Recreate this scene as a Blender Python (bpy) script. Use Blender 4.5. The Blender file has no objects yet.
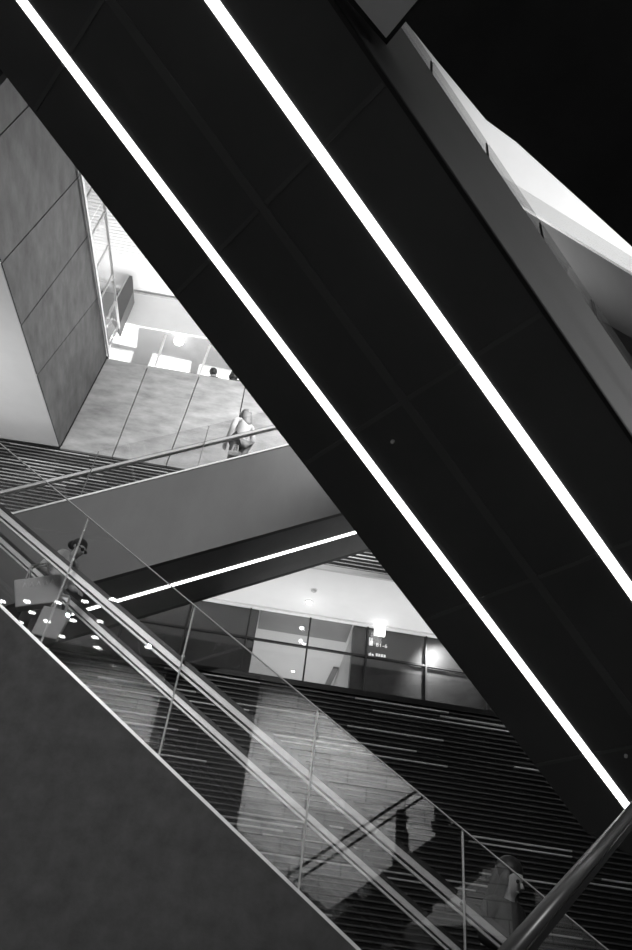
import bpy, bmesh, math, random
from mathutils import Vector as V, Matrix
random.seed(7)
S = bpy.context.scene
COL = S.collection
PI = math.pi

# ------------------------------------------------------------------ camera
FOC = 720.0
CAM = V((0.0, 0.0, 1.6))
_U = V((435 - 316, -380 - 475, FOC)).normalized()          # up, in (image right, image down, forward)
_F = V((0, 0, 1))
_Y = (_F - _F.dot(_U) * _U).normalized()
_X = _Y.cross(_U)
if _X.x < 0: _X = -_X
ROT = Matrix((_X, _Y, _U))                                 # (right, down, forward) -> world
cd_ = bpy.data.cameras.new('camera')
cam = bpy.data.objects.new('camera', cd_)
COL.objects.link(cam)
r_, u_, b_ = ROT @ V((1, 0, 0)), ROT @ V((0, -1, 0)), ROT @ V((0, 0, -1))
cam.matrix_world = Matrix(((r_.x, u_.x, b_.x, CAM.x), (r_.y, u_.y, b_.y, CAM.y), (r_.z, u_.z, b_.z, CAM.z), (0, 0, 0, 1)))
cd_.sensor_fit = 'VERTICAL'; cd_.sensor_height = 36; cd_.lens = FOC / 950 * 36
cd_.clip_start = 0.05; cd_.clip_end = 200
S.camera = cam

# ------------------------------------------------------------------ world, exposure, large lights
w = bpy.data.worlds.new('world'); S.world = w; w.use_nodes = True
w.node_tree.nodes['Background'].inputs[0].default_value = (1, 1, 1, 1)
w.node_tree.nodes['Background'].inputs[1].default_value = 0.03
S.view_settings.view_transform = 'Standard'; S.view_settings.look = 'None'
S.view_settings.exposure = 0.0; S.view_settings.gamma = 1.0; S.view_settings.use_curve_mapping = False
S.cycles.transparent_max_bounces = 24

def area(name, loc, target, size, power, size_y=None, spread=PI):
    l = bpy.data.lights.new(name, 'AREA'); l.energy = power; l.size = size
    if size_y: l.shape = 'RECTANGLE'; l.size_y = size_y
    l.spread = spread
    o = bpy.data.objects.new(name, l); COL.objects.link(o); o.location = loc
    o.rotation_euler = (V(target) - V(loc)).to_track_quat('-Z', 'Y').to_euler()
    return o
def spot(name, loc, target, power, angle, blend=0.6, rad=0.04):
    l = bpy.data.lights.new(name, 'SPOT'); l.energy = power; l.spot_size = math.radians(angle)
    l.spot_blend = blend; l.shadow_soft_size = rad
    o = bpy.data.objects.new(name, l); COL.objects.link(o); o.location = loc
    o.rotation_euler = (V(target) - V(loc)).to_track_quat('-Z', 'Y').to_euler()
    return o
def point(name, loc, power, rad=0.1):
    l = bpy.data.lights.new(name, 'POINT'); l.energy = power; l.shadow_soft_size = rad
    o = bpy.data.objects.new(name, l); COL.objects.link(o); o.location = loc
    return o
# corridor: hidden fill added on the gallery floor to brighten the white ceiling
area('gallery_floor_fill', (0.8, 13.0, 7.0), (0.8, 13.3, 9.2), 9.0, 110, 0.8)
# unseen uplight added in the room behind the glazing
area('glazed_room_fill', (0.4, 16.4, 7.2), (0.4, 16.5, 9.2), 1.6, 20, 1.6)
# hidden fill added behind the pale parapet to whiten the upper hall ceiling
area('upper_hall_fill', (-3.6, 12.9, 13.3), (-3.6, 12.0, 16.6), 6.0, 260, .4, spread=math.radians(140))
# added fill kept out of sight behind the overhead flight, washing the far parapets
area('atrium_fill', (1.4, 7.4, 13.4), (-2.6, 11.9, 11.9), 1.4, 600, 1.4)
# light on the left gallery underside and side wall
area('side_hall_light', (-7.6, 9.0, 7.2), (-6.0, 9.0, 9.6), 2.0, 110, 2.0)
# unseen fill added to brighten the right upper hall ceiling
area('right_hall_fill', (5.5, 8.0, 11.6), (5.5, 8.0, 15.0), 4.0, 150, 4.0)
# downlights of the rear hall that light the near flight
for i, (sx, sy) in enumerate(((-5.2, -4.2), (-3.4, -5.2), (-1.2, -2.4), (1.6, -2.4))):
    spot('rear_downlight_lamp', (sx, sy, 9.15), (sx * .5 - .2, 5.6, 4.2 - .6 * (sx * .5 + 1)), (650, 650, 420, 70)[i], 50, 0.7, .03)
spot('crossing_fill_spot', (-2.6, -2.4, 9.15), (-2.6, 9.0, 9.0), 1700, 38, 0.8, .03)  # extra spot added from the rear to brighten the crossing flight's rails
# off-frame spot added at right to grade the side of the overhead flight
spot('flight_side_fill', (2.9, .2, 3.5), (.95, 1.6, 2.8), 115, 66, 1.0, .03)
spot('balcony_fill_spot', (1.0, 2.9, 9.0), (3.0, 5.1, 11.4), 1100, 90, 0.8, .1)  # unseen spot added to brighten the balcony fascia
# planked wall behind the viewer, seen mirrored in the near glass
for i, (sx, pw) in enumerate(((0.4, 1500), (2.4, 700), (-4.6, 1500))):
    spot('wall_washer', (sx, -4.0, 9.1), (sx, -7.0, 5.4), pw, 120, 0.8)

# ------------------------------------------------------------------ helpers
def ray(px, py): return ROT @ V((px - 316, py - 475, FOC))
def onN(px, py, P, n):
    r = ray(px, py); return CAM + r * ((P - CAM).dot(n) / r.dot(n))
def onY(px, py, y): return onN(px, py, V((0, y, 0)), V((0, 1, 0)))
def onZ(px, py, z): return onN(px, py, V((0, 0, z)), V((0, 0, 1)))
PHI = math.radians(2.5)
WF = V((math.cos(PHI), math.sin(PHI), 0)); NF = V((-math.sin(PHI), math.cos(PHI), 0)); UZ = V((0, 0, 1))
def onF(px, py, d=0.0): return onN(px, py, NF * (12 + d), NF)
def fac(s, d, z): return WF * s + NF * (12 + d) + UZ * z      # facade frame: along, depth, height
def proj(p):
    q = ROT.transposed() @ (p - CAM); return 316 + q.x / q.z * FOC, 475 + q.y / q.z * FOC

class MB:
    def __init__(s): s.v = []; s.f = []; s.m = []
    def poly(s, vs, mi=0):
        n = len(s.v); s.v += [V(x) for x in vs]; s.f.append(list(range(n, n + len(vs)))); s.m.append(mi)
    def prism(s, pts, t, mi=0):
        n = len(s.v); k = len(pts); t = V(t)
        s.v += [V(p) for p in pts] + [V(p) + t for p in pts]
        s.f += [list(range(n, n + k))[::-1], list(range(n + k, n + 2 * k))] + [[n + i, n + (i + 1) % k, n + k + (i + 1) % k, n + k + i] for i in range(k)]
        s.m += [mi] * (k + 2); return s
    def box(s, o, a, b, c, mi=0):
        o, a, b = V(o), V(a), V(b); return s.prism([o, o + a, o + a + b, o + b], c, mi)
    def bar(s, p, q, wd, ht, up=None, mi=0):
        p, q = V(p), V(q); d = (q - p).normalized(); up = V(up) if up else UZ
        x = d.cross(up)
        if x.length < 1e-4: x = d.cross(V((0, 1, 0)))
        x.normalize(); y = x.cross(d).normalized()
        return s.prism([p - x * wd / 2 - y * ht / 2, p + x * wd / 2 - y * ht / 2, p + x * wd / 2 + y * ht / 2, p - x * wd / 2 + y * ht / 2], q - p, mi)
    def tube(s, p, q, r, seg=12, r2=None, mi=0):
        p, q = V(p), V(q); d = (q - p).normalized(); x = d.orthogonal().normalized(); y = d.cross(x); r2 = r if r2 is None else r2
        n = len(s.v)
        for c, rr in ((p, r), (q, r2)):
            s.v += [c + (x * math.cos(2 * PI * i / seg) + y * math.sin(2 * PI * i / seg)) * rr for i in range(seg)]
        s.f += [[n + i, n + (i + 1) % seg, n + seg + (i + 1) % seg, n + seg + i] for i in range(seg)] + [list(range(n, n + seg))[::-1], list(range(n + seg, n + 2 * seg))]
        s.m += [mi] * (seg + 2); return s
    def lathe(s, c, prof, seg=20, sx=1, sy=1, mi=0, ax=None):
        c = V(c); n = len(s.v); k = len(prof)
        for r, z in prof:
            for i in range(seg):
                a = 2 * PI * i / seg; p = V((math.cos(a) * r * sx, math.sin(a) * r * sy, z))
                s.v.append(c + (ax @ p if ax else p))
        for j in range(k - 1):
            for i in range(seg):
                s.f.append([n + j * seg + i, n + j * seg + (i + 1) % seg, n + (j + 1) * seg + (i + 1) % seg, n + (j + 1) * seg + i]); s.m.append(mi)
        s.f.append(list(range(n, n + seg))[::-1]); s.m.append(mi)
        s.f.append(list(range(n + (k - 1) * seg, n + k * seg))); s.m.append(mi); return s
    def ball(s, c, r, seg=14, sc=(1, 1, 1), ax=None, mi=0):
        pr = [(max(r * math.sin(PI * i / 9), r * .02), -r * math.cos(PI * i / 9) * sc[2]) for i in range(10)]
        return s.lathe(c, pr, seg, sc[0], sc[1], mi, ax)
    def build(s, name, mat, parent=None, bevel=0, smooth=False):
        o0 = V((0, 0, 0)); p = parent
        if parent:
            while p: o0 = o0 + p.location; p = p.parent
        else:
            xs = [v.x for v in s.v]; ys = [v.y for v in s.v]; zs = [v.z for v in s.v]
            o0 = V(((min(xs) + max(xs)) / 2, (min(ys) + max(ys)) / 2, min(zs)))
        me = bpy.data.meshes.new(name); me.from_pydata([v - o0 for v in s.v], [], s.f)
        for m in (mat if isinstance(mat, (list, tuple)) else [mat]): me.materials.append(m)
        for pl, mi in zip(me.polygons, s.m): pl.material_index = mi; pl.use_smooth = smooth
        bm = bmesh.new(); bm.from_mesh(me); bmesh.ops.recalc_face_normals(bm, faces=bm.faces); bm.to_mesh(me); bm.free()
        o = bpy.data.objects.new(name, me); COL.objects.link(o)
        if parent: o.parent = parent
        else: o.location = o0
        if bevel:
            b = o.modifiers.new('bevel', 'BEVEL'); b.width = bevel; b.segments = 2; b.limit_method = 'ANGLE'
        return o
def tag(o, label=None, cat=None, group=None, kind=None):
    if label: o['label'] = label
    if cat: o['category'] = cat
    if group: o['group'] = group
    if kind: o['kind'] = kind
    return o
def struct(o, label, cat): return tag(o, label, cat, kind='structure')
def empty(name, loc, label, cat, group=None, kind=None):
    o = bpy.data.objects.new(name, None); COL.objects.link(o); o.location = loc; o.empty_display_size = .2
    return tag(o, label, cat, group, kind)

# ------------------------------------------------------------------ materials
def mat(name, c, rough=.6, metal=0.0, var=.12, scale=3.0, bump=0.0, stretch=(1, 1, 1), spec=.5):
    m = bpy.data.materials.new(name); m.use_nodes = True; nt = m.node_tree; b = nt.nodes['Principled BSDF']
    b.inputs['Roughness'].default_value = rough; b.inputs['Metallic'].default_value = metal
    b.inputs['Specular IOR Level'].default_value = spec
    tc = nt.nodes.new('ShaderNodeTexCoord'); mp = nt.nodes.new('ShaderNodeMapping'); mp.inputs['Scale'].default_value = stretch
    nz = nt.nodes.new('ShaderNodeTexNoise'); nz.inputs['Scale'].default_value = scale; nz.inputs['Detail'].default_value = 6; nz.inputs['Roughness'].default_value = .62
    cr = nt.nodes.new('ShaderNodeValToRGB'); e = cr.color_ramp.elements
    e[0].position = .3; e[1].position = .7
    lo, hi = c * (1 - var), c * (1 + var)
    e[0].color = (lo, lo, lo, 1); e[1].color = (hi, hi, hi, 1)
    L = nt.links.new
    L(tc.outputs['Object'], mp.inputs[0]); L(mp.outputs[0], nz.inputs['Vector']); L(nz.outputs['Fac'], cr.inputs[0]); L(cr.outputs[0], b.inputs['Base Color'])
    if bump:
        bp = nt.nodes.new('ShaderNodeBump'); bp.inputs['Strength'].default_value = bump; bp.inputs['Distance'].default_value = .02
        L(nz.outputs['Fac'], bp.inputs['Height']); L(bp.outputs[0], b.inputs['Normal'])
    return m
def emis(name, s, c=1.0):
    m = bpy.data.materials.new(name); m.use_nodes = True; nt = m.node_tree; nt.nodes.clear()
    o = nt.nodes.new('ShaderNodeOutputMaterial'); e = nt.nodes.new('ShaderNodeEmission')
    e.inputs[0].default_value = (c, c, c, 1); e.inputs[1].default_value = s; nt.links.new(e.outputs[0], o.inputs[0]); return m
def glass(name, base=.06, gain=.8, tint=.95, power=3.5):
    m = bpy.data.materials.new(name); m.use_nodes = True; nt = m.node_tree; nt.nodes.clear(); L = nt.links.new
    o = nt.nodes.new('ShaderNodeOutputMaterial'); mx = nt.nodes.new('ShaderNodeMixShader')
    t = nt.nodes.new('ShaderNodeBsdfTransparent'); t.inputs[0].default_value = (tint, tint, tint, 1)
    g = nt.nodes.new('ShaderNodeBsdfGlossy'); g.inputs['Roughness'].default_value = 0.0
    lw = nt.nodes.new('ShaderNodeLayerWeight'); lw.inputs[0].default_value = .5
    p = nt.nodes.new('ShaderNodeMath'); p.operation = 'POWER'; p.inputs[1].default_value = power
    q = nt.nodes.new('ShaderNodeMath'); q.operation = 'MULTIPLY_ADD'; q.inputs[1].default_value = gain; q.inputs[2].default_value = base
    q.use_clamp = True
    L(lw.outputs['Facing'], p.inputs[0]); L(p.outputs[0], q.inputs[0]); L(q.outputs[0], mx.inputs[0]); L(t.outputs[0], mx.inputs[1]); L(g.outputs[0], mx.inputs[2]); L(mx.outputs[0], o.inputs[0])
    return m
def planks(name):
    m = mat(name, .6, .6, var=.08, scale=2.2, stretch=(1, 1, 5)); nt = m.node_tree; L = nt.links.new
    br = nt.nodes.new('ShaderNodeTexBrick'); b = nt.nodes['Principled BSDF']
    br.inputs['Scale'].default_value = 1.0; br.inputs['Brick Width'].default_value = .95; br.inputs['Row Height'].default_value = .34
    br.inputs['Mortar Size'].default_value = .012; br.inputs['Color1'].default_value = (1, 1, 1, 1); br.inputs['Color2'].default_value = (.72, .72, .72, 1); br.inputs['Mortar'].default_value = (.22, .22, .22, 1)
    tc = nt.nodes['Texture Coordinate']; mp = nt.nodes.new('ShaderNodeMapping'); mp.inputs['Rotation'].default_value = (PI / 2, 0, 0)
    mx = nt.nodes.new('ShaderNodeMix'); mx.data_type = 'RGBA'; mx.blend_type = 'MULTIPLY'; mx.inputs[0].default_value = 1
    L(tc.outputs['Object'], mp.inputs[0]); L(mp.outputs[0], br.inputs['Vector'])
    L(nt.nodes['Color Ramp'].outputs[0], mx.inputs[6]); L(br.outputs[0], mx.inputs[7]); L(mx.outputs[2], b.inputs['Base Color'])
    return m
M = dict(
    plaster=mat('dark_plaster', .056, .75, var=.3, scale=6, bump=.25),
    soffit=mat('dark_steel_cladding', .075, .5, var=.2, scale=1.6, bump=.02),
    seam=mat('seam_batten', .1, .5),
    clad=mat('side_cladding', .16, .55, var=.1, scale=1.5),
    concrete=mat('grey_panel_stone', .085, .6, var=.4, scale=1.8, stretch=(1, 1, 2.2), bump=.05),
    pale=mat('pale_panel_stone', .4, .6, var=.32, scale=1.8, stretch=(1, 1, 2.6), bump=.05),
    ramp=mat('flight_side_panel', .12, .6, var=.12, scale=1.4, stretch=(1, 1, .4)),
    rampdark=mat('flight_underside', .24, .5, var=.12, scale=2),
    white=mat('white_paint', .82, .8, var=.02), lgrey=mat('light_grey_paint', .55, .8, var=.03),
    stone=mat('dark_stone', .02, .45, var=.45, scale=5, bump=.03),
    slatback=mat('slat_backing', .006, .8), slat=mat('dark_slat', .075, .45, var=.3, scale=9), slatbright=mat('bright_slat', .6, .4, var=.15, scale=8),
    steel=mat('brushed_steel', .8, .38, .35, var=.06, scale=20), rubber=mat('black_rubber', .02, .4),
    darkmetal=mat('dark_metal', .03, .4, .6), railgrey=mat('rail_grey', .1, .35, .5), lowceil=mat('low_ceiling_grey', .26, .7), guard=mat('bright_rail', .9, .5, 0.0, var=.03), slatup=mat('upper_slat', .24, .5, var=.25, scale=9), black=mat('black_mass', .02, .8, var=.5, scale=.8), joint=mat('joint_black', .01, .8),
    floor=mat('floor_stone', .35, .4, var=.15, scale=2), rearc=mat('rear_ceiling', .25, .7), canopy=mat('canopy_grey', .8, .6, var=.05),
    strip=emis('light_strip', 5.0), lamp=emis('lamp_glow', 14.0), window=emis('lit_window', 2.2), sign=emis('sign_glow', 3.0), dot=emis('rear_lamp', 22.0), soft=emis('lit_ceiling_panel', 1.0), mark=emis('lettering_glow', 1.0),
    glass=glass('clear_glass', .1, .75), cglass=glass('gallery_glass', .05, .7), tglass=glass('tinted_guard_glass', .02, .4, .86), fglass=glass('guard_glass', .03, .45),
    planks=planks('planked_wall'),
    skin=mat('skin', .5, .5, var=.04), hair=mat('dark_hair', .02, .5, var=.3, scale=40), shirt=mat('pale_cloth', .7, .8, var=.08, scale=8),
    bag=mat('grey_bag', .6, .6, var=.1, scale=6), dark=mat('dark_cloth', .03, .8), wcloth=mat('white_cloth', .5, .8, var=.05), shoe=mat('shoe', .05, .5), coat=mat('charcoal_coat', .03, .8),
)

# ------------------------------------------------------------------ setting
def sbox(name, x0, x1, y0, y1, z0, z1, m, label, cat):
    return struct(MB().box((x0, y0, z0), (x1 - x0, 0, 0), (0, y1 - y0, 0), (0, 0, z1 - z0)).build(name, m), label, cat)
sbox('floor', -10, 9, -7.2, 11.3, -.2, 0, M['floor'], 'grey stone floor of the lower hall', 'floor')
ZE = onF(390, 699).z                       # gallery parapet edge
ZS = onF(350, 574).z                       # gallery ceiling
ZU = onF(60, 448).z                        # top of the upper slats
ZB = onF(150, 366).z                       # top of the pale parapet
def slat_wall(name, s0, s1, z0, z1, label, sm='slat', th=.022, dp=.05):
    b = MB(); pitch = .085
    b.box(fac(s0, .06, z0), WF * (s1 - s0), NF * .14, UZ * (z1 - z0), 0)
    n = int((z1 - z0) / pitch)
    for k in range(n):
        z = z1 - .05 - k * pitch
        if z - .02 < z0: break
        s = s0 - random.random() * 1.6
        while s < s1:
            L_ = 1.68; a, e = max(s, s0), min(s + L_, s1)
            if e - a > .05:
                lit = random.random() < .17  # random slats get the brighter tone
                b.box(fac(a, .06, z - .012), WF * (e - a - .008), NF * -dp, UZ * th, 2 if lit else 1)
            s += L_
    return struct(b.build(name, [M['slatback'], M[sm], M['slatbright']]), label, 'wall')
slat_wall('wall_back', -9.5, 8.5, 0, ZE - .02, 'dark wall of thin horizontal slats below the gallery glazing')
slat_wall('wall_back_upper', -9.5, 3.5, ZS + .1, ZU, 'dark band of horizontal slats above the white gallery ceiling', 'slatup', .022, .014)
# gallery
struct(MB().box(fac(-9.5, 0, ZE - .02), WF * 18, NF * 6.2, UZ * .1).build('floor_gallery', M['darkmetal']), 'dark edge of the gallery floor slab above the slats', 'floor')
struct(MB().box(fac(-9.5, 0.03, ZS), WF * 18, NF * 6.2, UZ * .09).build('ceiling', M['white']), 'white gallery ceiling above the glazed front', 'ceiling')
struct(MB().box(fac(-9.5, -.03, ZS), WF * 18, NF * .06, UZ * .1).build('trim_1', M['lgrey']), 'pale edge strip along the front of the white gallery ceiling', 'trim')
# glazed front
DG = 1.93
win = empty('window_1', fac(0, DG, ZE + .08), 'gallery glass front with slim dark uprights under the white ceiling', 'window', kind='structure')
ms = [onF(x, y, DG).dot(WF) for x, y in ((252, 605), (311, 615), (368, 625), (426, 635))]
stp = (ms[3] - ms[0]) / 3
allm = [ms[0] - 3 * stp, ms[0] - 2 * stp, ms[0] - stp] + ms + [ms[3] + stp, ms[3] + 2 * stp]
zt = onF(340, 652.5, DG).z
for a, e in zip(allm[:-1], allm[1:]):
    MB().box(fac(a + .02, DG, ZE + .1), WF * (e - a - .04), NF * .012, UZ * (ZS - ZE - .14)).build('glass_pane', M['cglass'], win)
for a in allm: MB().box(fac(a - .016, DG - .05, ZE + .085), WF * .032, NF * .1, UZ * (ZS - ZE - .1)).build('mullion', M['darkmetal'], win)
MB().box(fac(allm[0], DG - .03, zt - .02), WF * (allm[-1] - allm[0]), NF * .06, UZ * .04).build('transom', M['darkmetal'], win)
MB().box(fac(allm[0], DG - .12, ZS - .05), WF * (allm[-1] - allm[0]), NF * .1, UZ * .045).build('head_trim', M['white'], win)
# behind the glazing: dark stone, white room
def fx(px, py, d): return onF(px, py, d).dot(WF)
D1 = DG + .07
def stone(name, sa, sb, label): return struct(MB().box(fac(sa, D1, ZE + .09), WF * (sb - sa), NF * .2, UZ * (ZS - ZE - .1)).build(name, M['stone']), label, 'wall')
sL = fx(256, 630, D1); sR = fx(352, 650, D1)
stone('wall_gallery_left', -9.0, sL, 'dark stone wall behind the glazing left of the white room')
stone('wall_gallery_right', sR, sR + 6.0, 'dark stone wall behind the glazing carrying the pictogram sign')
struct(MB().box(fac(sL - .5, 6.0, ZE + .09), WF * (sR - sL + 1.4), NF * .1, UZ * (ZS - ZE - .1)).build('wall_room_back', M['white']), 'white back wall of the lit room behind the gallery glazing', 'wall')
struct(MB().box(fac(sR + .02, D1 + .21, ZE + .09), WF * .1, NF * 3.4, UZ * (ZS - ZE - .1)).build('wall_room_right', M['lgrey']), 'pale right side wall of the lit room behind the glazing', 'wall')
struct(MB().box(fac(sL - .12, D1 + .21, ZE + .09), WF * .1, NF * 3.4, UZ * (ZS - ZE - .1)).build('wall_room_left', M['white']), 'white left side wall of the lit room behind the glazing', 'wall')
zb1 = onF(300, 634, 3.4).z
dg = onZ(300, 634, ZS).dot(NF) - 12
struct(MB().box(fac(sL + .02, DG + .03, ZS - .03), WF * (sR - sL - .06), NF * (dg - DG - .03), UZ * .025).build('trim_4', M['rampdark']), 'grey ceiling strip just inside the lit room behind the glazing', 'ceiling')
# things in / on the gallery
def disc(name, c, r, m, label, cat, group=None, parent=None, h=.02):
    o = MB().tube(V(c) - UZ * h, V(c), r, 20).build(name, m, parent)
    return tag(o, label, cat, group) if label else o
def downlight(c, r, label, group=None, m='lamp', name='recessed_downlight'):
    t = empty(name, V(c) - UZ * .01, label, 'ceiling light', group)
    b = MB(); b.lathe(V(c) - UZ * .012, [(r * .86, 0), (r * 1.25, 0), (r * 1.25, .012), (r * .86, .012)], 20); b.build('trim_ring', M['steel'], t)
    disc('lens', V(c) - UZ * .002, r * .85, M[m], None, None, parent=t, h=.01)
    return t
dl = onZ(309, 602, ZS); downlight(dl, .075, 'glowing round downlight in the white gallery ceiling'); point('gallery_downlight_lamp', dl - UZ * .3, 1.2, .05)
dt = onZ(314, 590, ZS)
t = empty('smoke_detector', dt - UZ * .05, 'small round detector on the white gallery ceiling', 'detector')
MB().lathe(dt - UZ * .05, [(.03, 0), (.055, .02), (.06, .05)], 18).build('dome', M['lgrey'], t); MB().lathe(dt - UZ * .012, [(.075, 0), (.075, .012)], 18).build('base', M['white'], t)
de = onZ(380.5, 622.5, ZS).dot(NF) - 12; ex = onF(380.5, 622.5, de); ez0 = onF(380.5, 635, de).z; ez1 = ZS - .015
t = empty('exit_sign', V((ex.x, ex.y, ez0)), 'bright white illuminated box sign hung from the gallery ceiling', 'sign')
MB().box(V((ex.x, ex.y, ez0)) - WF * .115, WF * .23, NF * .07, UZ * (ez1 - ez0)).build('lit_face', M['sign'], t, bevel=.004)
MB().box(V((ex.x, ex.y, ez1)) - WF * .06 + NF * .02, WF * .12, NF * .03, UZ * (ZS - ez1)).build('hanger', M['white'], t)
# pictogram lettering on dark stone, made to glow for contrast
sg = onF(378, 650, D1 - .01)
t = empty('wall_sign', sg, 'white pictograms and small lettering on the dark stone behind the glass', 'sign')
def mk(x0, y0, x1, y1, b):
    p = onF(x0, y1, D1 - .012); q = onF(x1, y0, D1 - .012); a, e = p.dot(WF), q.dot(WF)
    b.box(fac(a, D1 - .012, p.z), WF * max(e - a, .01), NF * .01, UZ * max(q.z - p.z, .01))
b = MB()
for r in ((369, 641, 373, 645), (369.2, 637.5, 370.6, 640.5), (371.4, 637.9, 372.6, 640.8)): mk(*r, b)
b.build('elevator_pictogram', M['mark'], t)
b = MB()
for r in ((368.6, 653.2, 369.7, 656), (370, 652.6, 371.1, 655.9), (371.6, 654, 373.6, 654.8), (371.9, 655, 372.6, 657), (372.8, 655.4, 373.6, 656.8)): mk(*r, b)
b.build('restroom_pictogram', M['mark'], t)
b = MB()
for k in range(4):
    x = 375.8 + k * 2.6; y = 653.6 + k * .45
    for r in ((x, y, x + 2, y + .5), (x, y + 1.4, x + 2, y + 1.9), (x + .2, y, x + .7, y + 2.6), (x + 1.4, y + .3, x + 1.8, y + 2.4)): mk(*r, b)
for k in range(9): mk(375.5 + k * 1.8, 656.9 + k * .3, 376.6 + k * 1.8, 657.5 + k * .3, b)
b.build('lettering', M['mark'], t)
fc = bpy.data.curves.new('floor_text', 'FONT'); fc.body = 'B1-6'; fc.size = .12; fc.extrude = .004; fc.space_character = 1.15
fo = bpy.data.objects.new('floor_text_tmp', fc); COL.objects.link(fo); bpy.context.view_layer.update()
me = bpy.data.meshes.new_from_object(fo.evaluated_get(bpy.context.evaluated_depsgraph_get())); bpy.data.objects.remove(fo)
me.materials.clear(); me.materials.append(M['mark'])
fo = bpy.data.objects.new('floor_numbers', me); COL.objects.link(fo); fo.parent = t
p = onF(375.6, 646.2, D1 - .012); fo.location = p - sg; fo.rotation_euler = (PI / 2, 0, PHI)
# dark diagonal rail and switch plates seen in the white room
p, q = onZ(326, 688, ZS - .03), onZ(336, 668, ZS - .03)
t = tag(MB().bar(p, q, .13, .05).build('ceiling_track', M['rampdark']), 'dark slanting track bar on the white ceiling of the lit room', 'track')
for (x, y) in ((350.6, 667.5), (350.3, 675)):
    c = onZ(x, y, ZS - .01); tt = empty('square_lamp', c, 'small square lamp on the white room ceiling, ' + ('upper' if y < 670 else 'lower') + ' of the two', 'lamp')
    MB().box(c - WF * .06 - NF * .1 - UZ * .02, WF * .12, NF * .2, UZ * .03).build('housing', M['lgrey'], tt); MB().box(c - WF * .045 - NF * .08 - UZ * .025, WF * .09, NF * .16, UZ * .006).build('diffuser', M['window'], tt)
for i, (x, y, lb) in enumerate(((302, 626, 'small bright downlight in the grey ceiling strip of the lit room'), (304, 643.5, 'small bright lamp beside the central upright of the gallery glass'), (293, 671, 'small bright lamp low in the lit room, left of the central upright'))):
    c = onZ(x, y, ZS - .01); downlight(c - UZ * (.03 if i == 0 else 0), .05, lb)
spot('stone_washer', fac(fx(440, 640, D1), DG - .8, ZS - .06), fac(fx(442, 664, D1), D1, ZE + 1.6), 260, 80)

# ------------------------------------------------------------------ upper left: parapets, soffit, upper hall
P1, P2 = onF(60, 447), onF(107, 357)
dA = ray(178, 820).normalized(); nA = (P2 - P1).cross(dA).normalized()
if nA.x < 0: nA = -nA
def onA(px, py, off=0): return onN(px, py, P1 + nA * off, nA)
low = lambda y: ((y - 258) / 3.15, y)
def upx(y): return (78 + (y - 168) / 6.517, y)
joints = [((-40, 132), (55, 20)), ((-29, 166.5), (72, 128)), ((2, 263), (79.2, 176)), ((21.5, 325), (88.5, 235)), ((37.5, 375), (98, 297)), ((60, 447), (107, 357))]
joints[1] = (low(166), upx(70)); joints[0] = (low(132), upx(20))
b = MB()
for (a0, a1), (c0, c1) in zip(joints[:-1], joints[1:]):
    A0, A1, C0, C1 = onA(*a0), onA(*a1), onA(*c0), onA(*c1); g = .012
    u = (C0 - A0).normalized() * g; v = (C1 - A1).normalized() * g
    b.prism([A0 + u, C0 - u, C1 - v, A1 + v], nA * -.08)
b.prism([onA(*joints[0][0], -.06), onA(*joints[-1][0], -.06), onA(*joints[-1][1], -.06), onA(*joints[0][1], -.06)], nA * -.2, 1)
struct(b.build('wall_left', [M['concrete'], M['joint']]), 'grey stone panelled side parapet with slanting joints at upper left', 'wall')
# pale parapet
b = MB(); b.bar(onF(60, 447, .03), onF(107, 357, .03), .08, .06, NF, 1)
bt = [(107, 357), (148, 366), (199, 377), (245, 386.5), (291, 396), (340, 406)]; bb = [(60, 447), (112, 457), (165.5, 467), (227, 478), (285, 488), (345, 498)]
for i in range(5):
    A0, A1, C0, C1 = onF(*bb[i]), onF(*bt[i]), onF(*bb[i + 1]), onF(*bt[i + 1])
    for p in (A0, C0): p.z = ZU
    for p in (A1, C1): p.z = ZB
    b.prism([A0 + WF * .012, C0 - WF * .012, C1 - WF * .012, A1 + WF * .012], NF * .1)
e0, e1 = fx(*bb[0], 0), fx(*bb[-1], 0) + .3
b.prism([fac(e0, .08, ZU), fac(e1, .08, ZU), fac(e1, .08, ZB), fac(fx(*bt[0], 0), .08, ZB)], NF * .12, 1)
struct(b.build('wall_back_parapet', [M['pale'], M['joint']]), 'pale stone panelled parapet above the upper slats', 'wall')
# white underside left of the panelled side parapet
q0, q1 = onA(*low(132)), P1 + UZ * 0
L0, L1 = onF(-90, 424), onF(60, 447)
b = MB(); nS = (q0 - L1).cross(L0 - L1).normalized()
if nS.z < 0: nS = -nS
b.prism([L1 - nA * .02, q0 - nA * .02, q0 + V((-4, 0, .2)), L0 + V((-.5, 0, 0))], nS * .15)
struct(b.build('ceiling_left', M['white']), 'plain pale soffit at the left edge below the panelled parapet', 'ceiling')
# upper hall shell
pu = onF(217, 371.5, .46); zf = pu.z - 1.66
struct(MB().box(fac(-7.5, .21, zf - .15), WF * 11, NF * 7, UZ * .15).build('floor_upper', M['lgrey']), 'upper hall floor behind the pale parapet', 'floor')
ZG = ZB + 2.7
pg = onZ(136, 326.5, ZG); db = pg.dot(NF) - 12; ZC = onF(133, 291, db).z
struct(MB().box(fac(-8, db, ZG), WF * 11.5, NF * 6, UZ * .1).build('ceiling_upper_low', M['lowceil']), 'grey low ceiling with bright panels in the upper hall', 'ceiling')
struct(MB().box(fac(onF(121, 323, db).dot(WF), db, ZG), WF * 6, NF * -.04, UZ * (ZC - ZG - .12)).build('trim_2', M['white']), 'white upright bulkhead face above the grey low ceiling', 'bulkhead')
struct(MB().box(fac(onF(121, 323, db).dot(WF), db, ZC - .11), WF * 6, NF * -.06, UZ * .035).build('trim_3', M['lgrey']), 'thin grey shadow line along the top of the white bulkhead', 'trim')
b = MB()
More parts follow.
